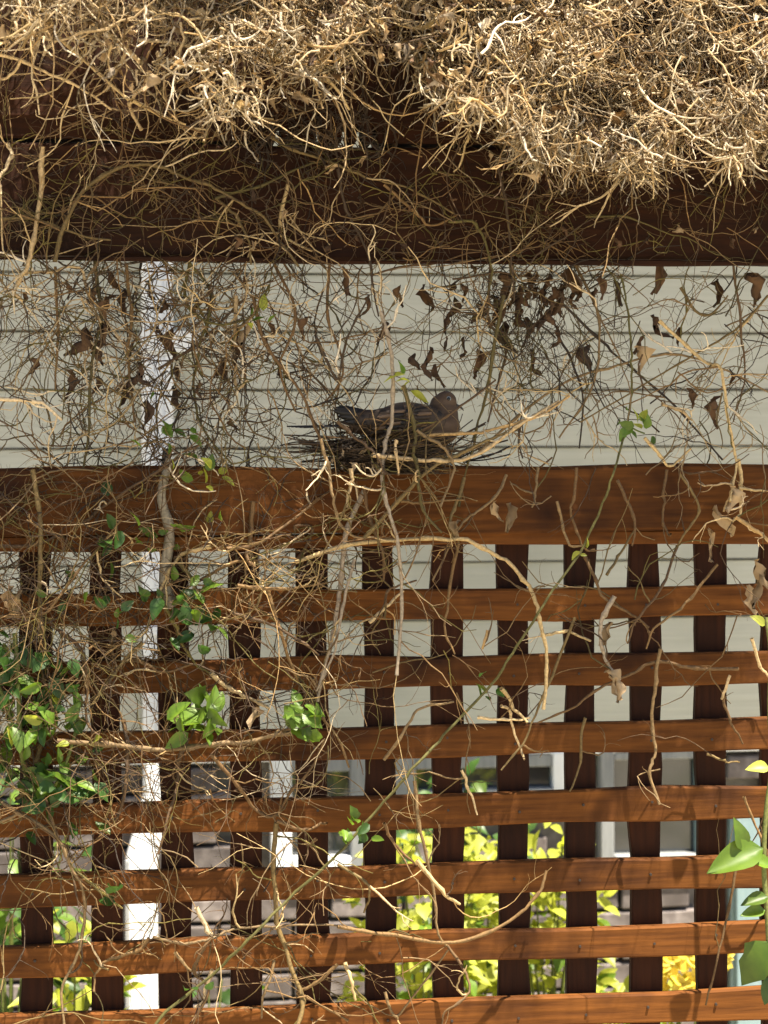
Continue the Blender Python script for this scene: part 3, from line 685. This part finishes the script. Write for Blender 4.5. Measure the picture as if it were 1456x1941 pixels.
# hanging dry leaves
dl = [(650, 505, 55, 0), (1068, 560, 75, 0), (1085, 500, 70, 0), (1262, 480, 75, 0), (1360, 530, 48, 0), (1410, 520, 60, 0), (850, 600, 60, 0), (815, 660, 55, 0), (822, 690, 45, 0), (1120, 655, 48, 0),
      (1235, 600, 55, 0), (1222, 635, 40, 0), (1205, 655, 50, 1), (1005, 665, 50, 0), (960, 610, 60, 0), (930, 560, 65, 0), (985, 540, 60, 0), (1305, 735, 40, 0), (1362, 750, 60, 0), (905, 660, 55, 0),
      (788, 670, 30, 0), (880, 640, 40, 0), (1140, 520, 45, 0), (1165, 530, 50, 0), (1040, 520, 55, 0), (735, 610, 45, 0), (700, 560, 40, 0), (590, 600, 45, 0), (530, 690, 40, 0), (440, 790, 30, 0),
      (215, 560, 60, 0), (200, 640, 50, 0), (330, 620, 60, 0), (300, 620, 50, 0), (160, 620, 60, 0), (130, 700, 55, 0), (420, 680, 50, 0), (430, 640, 55, 0), (245, 720, 50, 0), (1385, 705, 25, 0),
      (470, 610, 45, 1), (760, 540, 40, 0), (860, 560, 50, 0), (1000, 600, 55, 0), (1060, 620, 40, 0), (945, 520, 55, 0), (1290, 620, 35, 0), (805, 540, 50, 0)]
dl += [(random.gauss(1000, 70), random.gauss(545, 30), random.uniform(18, 40), 0) for _ in range(34)]+[(random.uniform(30, 520), random.uniform(510, 760), random.uniform(25, 55), 0) for _ in range(22)]
for x, y, s, pale in dl:
    leaf(random.choice(pdry_l if pale else dry_l), P(x, y, random.uniform(-.05, .01)), (random.gauss(0, .25), random.gauss(0, .2), -1), rv(), s*.00095, vine, 'dry_leaf')
for x, y, s in ((935, 950, 45), (962, 955, 50), (1355, 960, 65), (1345, 1000, 60), (1150, 1270, 50), (1170, 1285, 45), (1160, 1180, 50), (490, 1340, 40), (1390, 920, 50), (870, 985, 35), (1430, 1060, 70), (1440, 1090, 60), (1420, 1110, 60), (215, 1190, 30), (20, 1110, 60), (40, 1120, 50)):
    leaf(random.choice(pdry_l), P(x, y, random.uniform(-.10, -.06)), (random.gauss(0, .4), random.gauss(0, .2), -1), rv(), s*.00095, vine, 'dry_leaf')
for _ in range(40):
    x = random.uniform(380, 1480); y = random.uniform(250, 470)
    leaf(random.choice(pdry_l+dry_l*3), P(x, y, random.uniform(-.12, -.06)), rv()+Vector((0, 0, -1)), rv(), random.uniform(12, 30)*.00095, vine, 'dry_leaf')
for _ in range(130):
    x = random.uniform(-20, 1480); y = random.uniform(-30, float(yb(x))-10)
    leaf(random.choice(pdry_l+pdry_l+dry_l), P(x, y, -random.uniform(.2, .34)), rv()+Vector((0, 0, -.8)), rv(), random.uniform(14, 38)*.00095, vine, 'dry_leaf')
# crumbled leaf litter caught in the mass
def litter(n):
    x, y = sample(n, (-100, 1560), (-120, 330), thdens); f = np.clip((yb(x)-y)/380, 0, 1)
    q = PV(x, y, -(.06+.30*(1-.62*f)*rng.uniform(.55, 1.03, n)))
    srcs = []
    for m_ in dry_l:
        a = np.empty(len(m_.vertices)*3); m_.vertices.foreach_get('co', a); srcs.append(a.reshape(-1, 3))
    nv = len(srcs[0]); fa = np.array([tuple(p_.vertices) for p_ in dry_l[0].polygons]); V = np.empty((n, nv, 3))
    A = rng.normal(0, 1, (n, 3, 3)); Q = np.linalg.qr(A)[0]; sz = rng.uniform(.010, .034, n)
    for i in range(n): V[i] = q[i]+(srcs[i % len(srcs)]*sz[i])@Q[i]
    Fc = (fa[None]+(np.arange(n)*nv)[:, None, None]).reshape(-1, 4)
    me = bpy.data.meshes.new('leaf_litter'); me.vertices.add(n*nv); me.vertices.foreach_set('co', V.ravel())
    me.loops.add(Fc.size); me.loops.foreach_set('vertex_index', Fc.ravel().astype(np.int32)); me.polygons.add(len(Fc)); me.polygons.foreach_set('loop_start', np.arange(len(Fc), dtype=np.int32)*4)
    at = me.color_attributes.new('Col', 'FLOAT_COLOR', 'POINT'); c_ = np.repeat(pick('ltbby', n), nv, axis=0); at.data.foreach_set('color', np.concatenate([c_, np.ones((n*nv, 1))], 1).ravel())
    me.update(); me.validate(); o = link('leaf_litter', me, thatch_m, vine); o['kind'] = 'stuff'
litter(1500)
# fresh sprigs on the dry vine
def sprig(cx, cy, sx, sy, n, meshes, size, parent, d=(.05, .11), upb=.2):
    for _ in range(n):
        x = random.gauss(cx, sx); y = random.gauss(cy, sy); q = P(x, y, -random.uniform(*d))
        leaf(random.choice(meshes), q, rv()*.9+Vector((0, -.25, upb)), rv()*.5+Vector((0.2, -.7, .6)), random.uniform(.65, 1.25)*size, parent)
sprig(352, 1374, 20, 10, 10, green_l, .042, vine, (.07, .12)); sprig(396, 1345, 10, 16, 8, green_l, .046, vine, (.07, .12))
sprig(572, 1355, 24, 18, 22, green_l, .032, vine, (.07, .12))
sprig(395, 890, 24, 18, 12, lime_l+green_l[:1], .026, vine); sprig(310, 820, 18, 30, 9, green_l+lime_l[:2], .026, vine)
sprig(330, 1010, 40, 18, 11, green_l+lime_l[:1], .026, vine); sprig(345, 1130, 40, 40, 16, dgreen_l+green_l, .034, vine)
sprig(235, 1110, 40, 50, 15, green_l+dgreen_l, .026, vine); sprig(375, 1180, 30, 15, 7, dgreen_l, .035, vine)
sprig(490, 610, 12, 22, 5, lime_l+green_l, .024, vine); sprig(205, 1010, 22, 22, 6, dgreen_l, .035, vine)
sprig(930, 1310, 10, 16, 5, green_l+dgreen_l, .026, vine); sprig(765, 725, 8, 14, 5, green_l[:2]+lime_l, .034, vine, (.10, .13))
sprig(670, 1590, 22, 18, 8, dgreen_l+green_l, .026, vine); sprig(215, 1660, 8, 25, 4, dgreen_l, .03, vine)
# leafy evergreen vine on the left
lv = empty('leafy_vine', (P(40, 1500, -.08).x, .035, 0), 'green leafy vine climbing the left end of the lattice', 'vine')
for pts, w in (([(75, 2100), (40, 1900), (66, 1760), (38, 1640), (60, 1540), (40, 1420), (35, 1300), (28, 1200)], 9), ([(60, 1540), (110, 1480), (140, 1400), (150, 1330)], 6), ([(40, 1420), (10, 1330), (-20, 1260)], 6)):
    cc = [P(x, y, -.07 if y < 1500 else .035) for x, y in pts]
    if pts[0][1] == 2100: cc = [Vector((cc[0].x, .035, -.02))]+cc
    c = catmull(cc, 6); link('stem', tubes(c[None], np.full((1, len(c)), w*.00045), 6, GRN[:1]*.9, 'stem'), strand_m, lv)
sprig(45, 1310, 55, 55, 70, dgreen_l*3+green_l, .034, lv, (.03, .10)); sprig(105, 1485, 55, 32, 50, green_l+dgreen_l, .034, lv, (.04, .10)); sprig(10, 1240, 20, 40, 18, dgreen_l, .036, lv)
sprig(90, 1370, 40, 20, 24, green_l+lime_l[:1], .032, lv)
# ------------------------------------------------------------------ long green shoot running across the screen
gp = [(1178, 520), (1188, 580), (1196, 650), (1197, 735), (1190, 800), (1166, 888), (1132, 978), (1100, 1046), (1040, 1132), (972, 1238), (930, 1300), (862, 1372), (790, 1450), (718, 1532), (640, 1620), (560, 1692), (480, 1772), (400, 1850), (290, 1950), (270, 2100)]
gb = P(270, 2300, -.09); gb.z = 0
gv = empty('green_shoot', gb, 'long thin green shoot running diagonally across the lattice from rail to foot', 'vine')
cc = [P(x, y, -random.uniform(.085, .115) if y > 860 else -.05) for x, y in gp]+[Vector((gb.x, gb.y, -.02))]
c = catmull(cc, 7); c += rng.normal(0, .0008, c.shape)
link('stem', tubes(c[None], (np.linspace(.0018, .0027, len(c))*(1+rng.normal(0, .06, len(c))))[None], 6, np.array([(.085, .075, .015)]), 'stem'), strand_m, gv)
sprig(1193, 795, 9, 14, 6, green_l, .022, gv, (.05, .07)); sprig(1222, 812, 11, 12, 6, green_l+lime_l[:1], .026, gv, (.05, .07))
c = catmull([P(1190, 805, -.05), P(1205, 815, -.06), P(1222, 822, -.06)], 4); link('side_stem', tubes(c[None], np.full((1, len(c)), .0015), 5, GRN[:1], 'side_stem'), strand_m, gv)
sprig(1103, 1050, 6, 8, 4, lime_l, .016, gv, (.09, .11)); sprig(670, 1590, 20, 14, 5, green_l, .022, gv, (.09, .11)); sprig(375, 1870, 12, 14, 3, dgreen_l, .024, gv, (.09, .11))
# ------------------------------------------------------------------ broad-leaved climber at the right edge
rb = P(1466, 2300, -.14); rb.z = 0
rvn = empty('broad_leaved_climber', rb, 'climber with broad bright green leaves on a thick green stem, right end of the lattice', 'vine')
cc = [Vector((rb.x, rb.y, -.02))]+[P(x, y, -.13) for x, y in ((1466, 2050), (1462, 1900), (1456, 1760), (1448, 1640), (1452, 1540), (1462, 1450), (1458, 1340), (1460, 1240), (1452, 1170))]
c = catmull(cc, 6); link('stem', tubes(c[None], (np.linspace(.0055, .003, len(c)))[None], 7, np.array([(.14, .15, .035)]), 'stem'), strand_m, rvn)
def rl(x, y, dx, dz, s, me=None, dy=-.15):
    q = P(x, y, -.135); leaf(me or random.choice(green_l[:2]), q, (dx, dy, dz), (random.uniform(-.2, .3), -.75, .65), s, rvn)
rl(1446, 1608, -1, -.32, .105, green_l[1]); rl(1408, 1612, -.15, 1, .055); rl(1462, 1640, -.8, .25, .05); rl(1456, 1700, -1, -.18, .05, green_l[1]); rl(1450, 1725, -.9, -.1, .045, green_l[1])
rl(1462, 1785, -.7, -.85, .085, green_l[2]); rl(1466, 1850, -.35, -.9, .05, dgreen_l[0])
rl(1458, 1455, -1, .1, .04, lime_l[0]); rl(1450, 1185, -.5, .4, .03, lime_l[0])

# ------------------------------------------------------------------ sunlit plants between fence and house
def bush(name, label, cat, cx, depth, top_py, spread, n, meshes, size, group=None, petals=0, low=.15, stems=8):
    base = P(cx, 1500, depth); base.z = 0; ztop = P(cx, top_py, depth).z
    e = empty(name, base, label, cat, group)
    for i in range(stems):
        a = random.uniform(0, 6.28); r_ = random.uniform(.3, .9)*spread
        tip = base+Vector((math.cos(a)*r_, math.sin(a)*r_*.6, ztop*random.uniform(.75, .95)))
        mid = base.lerp(tip, .5)-Vector((math.cos(a)*r_*.2, 0, 0)); st = base+Vector((math.cos(a)*.03, math.sin(a)*.03, -.02))
        c = catmull([st, mid, tip], 4); link('stem', tubes(c[None], np.linspace(.006, .002, len(c))[None], 5, GRN[:1], 'stem'), strand_m, e)
    for i in range(n):
        a = random.uniform(0, 6.28); r_ = spread*math.sqrt(random.random()); zz = ztop*(low+(1-low)*random.random()**.8)*(1-.22*(r_/spread)**2)
        q = base+Vector((math.cos(a)*r_, math.sin(a)*r_*.6, zz))
        leaf(random.choice(meshes), q, Vector((math.cos(a)*.8, math.sin(a)*.6-.2, random.uniform(-.5, .6)))+rv(.3), Vector((.2, -.4, 1))+rv(.35), size*random.uniform(.6, 1.3), e)
    for i in range(petals):
        a = random.uniform(0, 6.28); r_ = spread*math.sqrt(random.random()); q = base+Vector((math.cos(a)*r_, math.sin(a)*r_*.6-.05, ztop*random.uniform(.86, 1.08)))
        for k in range(6):
            b = k*math.pi/3+random.random(); leaf(random.choice(petal_l), q, (math.cos(b), -.3, math.sin(b)), (0, -1, .4), random.uniform(.03, .045), e, 'petal')
bush('leafy_plant', 'tall lime green leafy plant in sun between lattice and brick foundation', 'plant', 800, 1.5, 1540, .18, 430, lime_l+lime_l+green_l[:1], .05)
bush('leafy_plant', 'bright green bushy plant in sun below the white window trim', 'plant', 915, 1.7, 1550, .17, 320, lime_l+lime_l+green_l[:1], .05)
bush('leafy_plant', 'yellow-green leafy plant in sun beside the small basement window', 'plant', 1040, 1.55, 1538, .15, 320, lime_l+lime_l+green_l[:1], .055)
bush('leafy_plant', 'small lime plant in sun under the basement window', 'plant', 1165, 1.45, 1835, .12, 170, lime_l+green_l[:2], .05)
bush('flowering_plant', 'low plant crowded with yellow flowers in front of the brick foundation', 'plant', 1288, 1.4, 1822, .10, 60, lime_l, .055, petals=34)
bush('leafy_plant', 'lime shrub in sun beside the white downspout', 'plant', 135, 1.3, 1690, .13, 170, lime_l+green_l[:1], .055)
bush('leafy_plant', 'dark green shrub behind the leafy vine at the end of the lattice', 'plant', 20, 1.5, 1440, .22, 220, green_l+dgreen_l, .075)
bush('leafy_plant', 'dark shrub in the shade under the small window beside the brick', 'plant', 870, 2.1, 1432, .20, 150, dgreen_l+dgreen_l+green_l[:1], .06)
bush('leafy_plant', 'small green shrub between the downspout and basement window', 'plant', 400, 1.6, 1850, .16, 80, green_l+dgreen_l, .06)

# ------------------------------------------------------------------ nest
NY = -.025
nz0 = P(755, 885, NY)
nest = empty('bird_nest', (nz0.x, NY, zr1), 'loose twig bird nest wedged on the rail in the vine', 'nest')
def nestpts(n, r0_, r1_, z0, z1, ln, rmm, kinds, flat=.2):
    a = rng.uniform(0, 2*math.pi, n); rr = rng.uniform(r0_, r1_, n); zz = rng.uniform(z0, z1, n)
    f = .55+.45*np.clip(zz/.06, 0, 1)
    st = np.stack([nz0.x+np.cos(a)*rr*f*1.25, NY+np.sin(a)*rr*f*.85, zr1+zz], 1)
    dr = np.stack([-np.sin(a), np.cos(a)*.8, rng.normal(0, flat, n)], 1)+rng.normal(0, .3, (n, 3))*np.array([1, 1, .5])
    Ls = rng.uniform(*ln, n)
    cu = -np.stack([np.cos(a), np.sin(a), 0*a], 1)*.16
    p = walk(st, dr, 8, Ls/8, cu, .1)
    p[:, :, 2] = np.maximum(p[:, :, 2], zr1-.012)
    return p, (rng.uniform(*rmm, n)*.001)[:, None]*np.linspace(1, .6, 8)[None], pick(kinds, n)
o = joined('woven_twigs', [nestpts(1100, .045, .094, -.004, .036, (.06, .16), (.7, 1.5), 'dddddb'), (lambda t_: (t_[0]+np.array([-.075, -.035, .0]), t_[1], t_[2]))(nestpts(420, .0, .055, .0, .034, (.03, .08), (.8, 1.7), 'd')), nestpts(400, .0, .08, -.004, .022, (.05, .1), (.7, 1.5), 'd')], strand_m, 4, nest)
for i in range(46):
    side = -1 if i % 2 else 1
    if side < 0 or i % 4 == 0: a = (random.uniform(530, 640), random.uniform(822, 878)); b = (a[0]+random.uniform(60, 130), a[1]+random.uniform(-12, 16))
    else: a = (random.uniform(820, 900), random.uniform(830, 880)); b = (a[0]+random.uniform(40, 100), a[1]+random.uniform(-45, 8))
    y_ = random.uniform(-.07, .03); c = catmull([P(*a, y_), P((a[0]+b[0])/2, (a[1]+b[1])/2+random.uniform(-8, 8), y_), P(*b, y_+random.uniform(-.02, .02))], 4)
    link('twig', tubes(c[None], np.full((1, len(c)), random.uniform(.0008, .0016)), 5, pick('dddddb', 1), 'twig'), strand_m, nest)
for i in range(14):
    x = random.uniform(620, 720); y = random.uniform(845, 885)
    leaf(random.choice(pdry_l), P(x, y, -.10), (random.gauss(0, .5), -.2, -1), rv(), random.uniform(12, 24)*.00095, nest, 'dry_leaf')

# ------------------------------------------------------------------ dove
SC = .0009
def feather_mat(name, c1, c2, spots=False):
    m, t, p = newmat(name); n = t.nodes
    tc = n.new('ShaderNodeTexCoord'); nz = n.new('ShaderNodeTexNoise'); nz.inputs['Scale'].default_value = 60; nz.inputs['Detail'].default_value = 6
    mp = n.new('ShaderNodeMapping'); mp.inputs['Scale'].default_value = (.5, 1, 1.5); L(t, tc.outputs['Object'], mp.inputs[0]); L(t, mp.outputs[0], nz.inputs['Vector'])
    cr = n.new('ShaderNodeValToRGB'); cr.color_ramp.elements[0].color = (*c1, 1); cr.color_ramp.elements[1].color = (*c2, 1); cr.color_ramp.elements[0].position = .35; cr.color_ramp.elements[1].position = .65
    L(t, nz.outputs[0], cr.inputs[0]); out = cr.outputs[0]
    if spots:
        vo = n.new('ShaderNodeTexVoronoi'); vo.inputs['Scale'].default_value = 42; L(t, tc.outputs['Object'], vo.inputs['Vector'])
        r2 = n.new('ShaderNodeValToRGB'); r2.color_ramp.elements[0].position = .22; r2.color_ramp.elements[1].position = .3; r2.color_ramp.elements[0].color = (0, 0, 0, 1); L(t, vo.outputs['Distance'], r2.inputs[0])
        mx = n.new('ShaderNodeMix'); mx.data_type = 'RGBA'; L(t, r2.outputs[0], mx.inputs[0]); mx.inputs[6].default_value = (.012, .009, .008, 1); L(t, out, mx.inputs[7]); out = mx.outputs[2]
    L(t, out, p.inputs['Base Color']); p.inputs['Roughness'].default_value = .75
    bp = n.new('ShaderNodeBump'); bp.inputs['Strength'].default_value = .5; bp.inputs['Distance'].default_value = .002; L(t, nz.outputs[0], bp.inputs['Height']); L(t, bp.outputs[0], p.inputs['Normal'])
    return m
body_f = feather_mat('dove_body_feathers', (.055, .030, .016), (.10, .060, .034)); wing_f = feather_mat('dove_wing_feathers', (.034, .021, .013), (.058, .037, .024), True)
pale_f = feather_mat('dove_covert_feathers', (.13, .08, .048), (.21, .135, .085))  # pale mottling, also stands in for light flecks on the back
dark_f = feather_mat('dove_flight_feathers', (.016, .013, .012), (.032, .027, .024))
m, t, p = newmat('dove_eye'); p.inputs['Base Color'].default_value = (.006, .005, .005, 1); p.inputs['Roughness'].default_value = .1; eye_m = m
m, t, p = newmat('dove_eye_ring'); p.inputs['Base Color'].default_value = (.22, .26, .28, 1); ring_m = m
m, t, p = newmat('dove_beak'); p.inputs['Base Color'].default_value = (.018, .016, .016, 1); p.inputs['Roughness'].default_value = .4; beak_m = m
ORG = Vector((nz0.x, NY, nz0.z+.006))
def B(px, py, dy=0.0): return ORG+Vector(((px-755)*SC, dy, (885-py)*SC))
dove = empty('dove', (nz0.x, NY, nz0.z), 'grey-brown dove sitting on the nest with its head raised and long tail out', 'bird')
bm = bmesh.new()
for cx, cy, rx, rz, ry in ((836, 816, 37, 36, 37), (800, 826, 60, 32, 43), (772, 806, 62, 37, 44), (728, 812, 52, 28, 34), (690, 812, 40, 19, 24), (664, 813, 30, 10, 17), (845, 795, 25, 28, 25), (838, 784, 20, 26, 20), (846, 768, 21, 20, 18), (855, 774, 13, 12, 12), (832, 776, 17, 20, 17)):
    mtx = Matrix.Translation(B(cx, cy)) @ Matrix.Diagonal((rx*SC, ry*SC, rz*SC, 1)); bmesh.ops.create_uvsphere(bm, u_segments=24, v_segments=14, radius=1, matrix=mtx)
tm = bpy.data.meshes.new('tmp'); bm.to_mesh(tm); bm.free(); to = bpy.data.objects.new('tmp', tm); C.objects.link(to)
md = to.modifiers.new('r', 'REMESH'); md.mode = 'VOXEL'; md.voxel_size = .0028
md = to.modifiers.new('s', 'SMOOTH'); md.iterations = 9; md.factor = .6
dg = bpy.context.evaluated_depsgraph_get(); bme = bpy.data.meshes.new_from_object(to.evaluated_get(dg)); bme.name = 'body'; bpy.data.objects.remove(to)
bme.materials.clear(); body = link('body', bme, body_f, dove, smooth=True)
def sph(name, c, r, mat, parent, s=(1, 1, 1)):
    bm = bmesh.new(); bmesh.ops.create_uvsphere(bm, u_segments=14, v_segments=9, radius=1, matrix=Matrix.Translation(c) @ Matrix.Diagonal((r*s[0], r*s[1], r*s[2], 1)))
    me = bpy.data.meshes.new(name); bm.to_mesh(me); bm.free(); return link(name, me, mat, parent, True)
for sg in (-1, 1):
    rg = sph('eye_ring', B(849, 764, sg*15.6*SC), .0042, ring_m, dove, (1, .4, 1)); sph('eye', B(849, 764, sg*16.4*SC), .0031, eye_m, dove, (1, .6, 1))
bk = catmull([B(858, 774), B(868, 777), B(876, 781), B(880, 786)], 4); link('beak', tubes(bk[None], (np.linspace(.0042, .0007, len(bk)))[None], 8, np.array([(.02, .02, .02)]), 'beak'), beak_m, dove)
def feather(name, a, b, w, mat, parent, nrm=(0, -1, .3), bend=.0):
    a = Vector(a); b = Vector(b); d = b-a; n = Vector(nrm).normalized(); x = d.cross(n).normalized(); vs = []; fs = []; N = 8
    for i in range(N+1):
        t = i/N; hw = w*(.55+.45*math.sin(math.pi*min(1, t*1.25)*.5))*(1 if t < .72 else max(.06, 1-((t-.72)/.28)**2)); c_ = a+d*t+n*bend*math.sin(math.pi*t)
        for s, h in ((-1, -.0006), (0, .0012), (1, -.0006)): vs.append(c_+x*s*hw+n*h)
        vs.append(c_-n*.0012)
    for i in range(N):
        for j in range(4): fs.append((i*4+j, i*4+(j+1) % 4, i*4+4+(j+1) % 4, i*4+4+j))
    fs += [(0, 1, 2, 3), (N*4+3, N*4+2, N*4+1, N*4)]
    me = bpy.data.meshes.new(name); me.from_pydata([tuple(v) for v in vs], [], fs); o = link(name, me, mat, parent, True); return o
for sg in (-1, 1):
    bm = bmesh.new()
    for cx, cy, rx, rz, yy, ry in ((792, 804, 50, 29, 33, 14), (752, 805, 58, 26, 31, 13), (712, 806, 42, 17, 25, 9)):
        bmesh.ops.create_uvsphere(bm, u_segments=20, v_segments=12, radius=1, matrix=Matrix.Translation(B(cx, cy, sg*yy*SC)) @ Matrix.Rotation(R(4), 4, 'Y') @ Matrix.Diagonal((rx*SC, ry*SC, rz*SC, 1)))
    me = bpy.data.meshes.new('wing'); bm.to_mesh(me); bm.free(); wg = link('wing', me, wing_f, dove, True)
    for r_ in range(4):  # rows of wing coverts
        for k in range(6):
            fx_ = 815-r_*24-k*3; fy = 784+k*7+r_*1.5; dep = 12
            for ex, ey, erx, erz, yy, ery in ((792, 804, 50, 29, 33, 14), (752, 805, 58, 26, 31, 13), (712, 806, 42, 17, 25, 9)):
                q_ = 1-((fx_-15-ex)/erx)**2-((fy-ey)/erz)**2
                if q_ > 0: dep = max(dep, yy+ery*math.sqrt(q_))
            dep = (dep+.9)*sg
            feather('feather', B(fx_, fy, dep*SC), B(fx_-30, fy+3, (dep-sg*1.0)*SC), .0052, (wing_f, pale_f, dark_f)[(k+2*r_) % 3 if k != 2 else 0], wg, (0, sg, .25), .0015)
    for k in range(6):   # secondaries and tertials over the rump
        feather('feather', B(762-6*k, 818-5*k, sg*(40-k)*SC), B(690-5*k, 824-6*k, sg*(30-2*k)*SC), .009, wing_f, wg, (0, sg, .35), .002)
    for k in range(6):   # primaries, crossing over the tail
        feather('feather', B(735-4*k, 806-2*k, sg*(31-k)*SC), B(652-5*k+(k % 2)*6, 806-5.2*k, sg*(20-2.5*k)*SC), .0075, dark_f, wg, (0, sg, .4), .002)
for k in range(9):
    s = (k-4)/4; feather('tail_feather', B(680, 812+abs(s), s*10*SC), B(545+abs(s)*34, 815+abs(s)*2, s*22*SC), .0065, dark_f, dove, (0, -.15, 1))
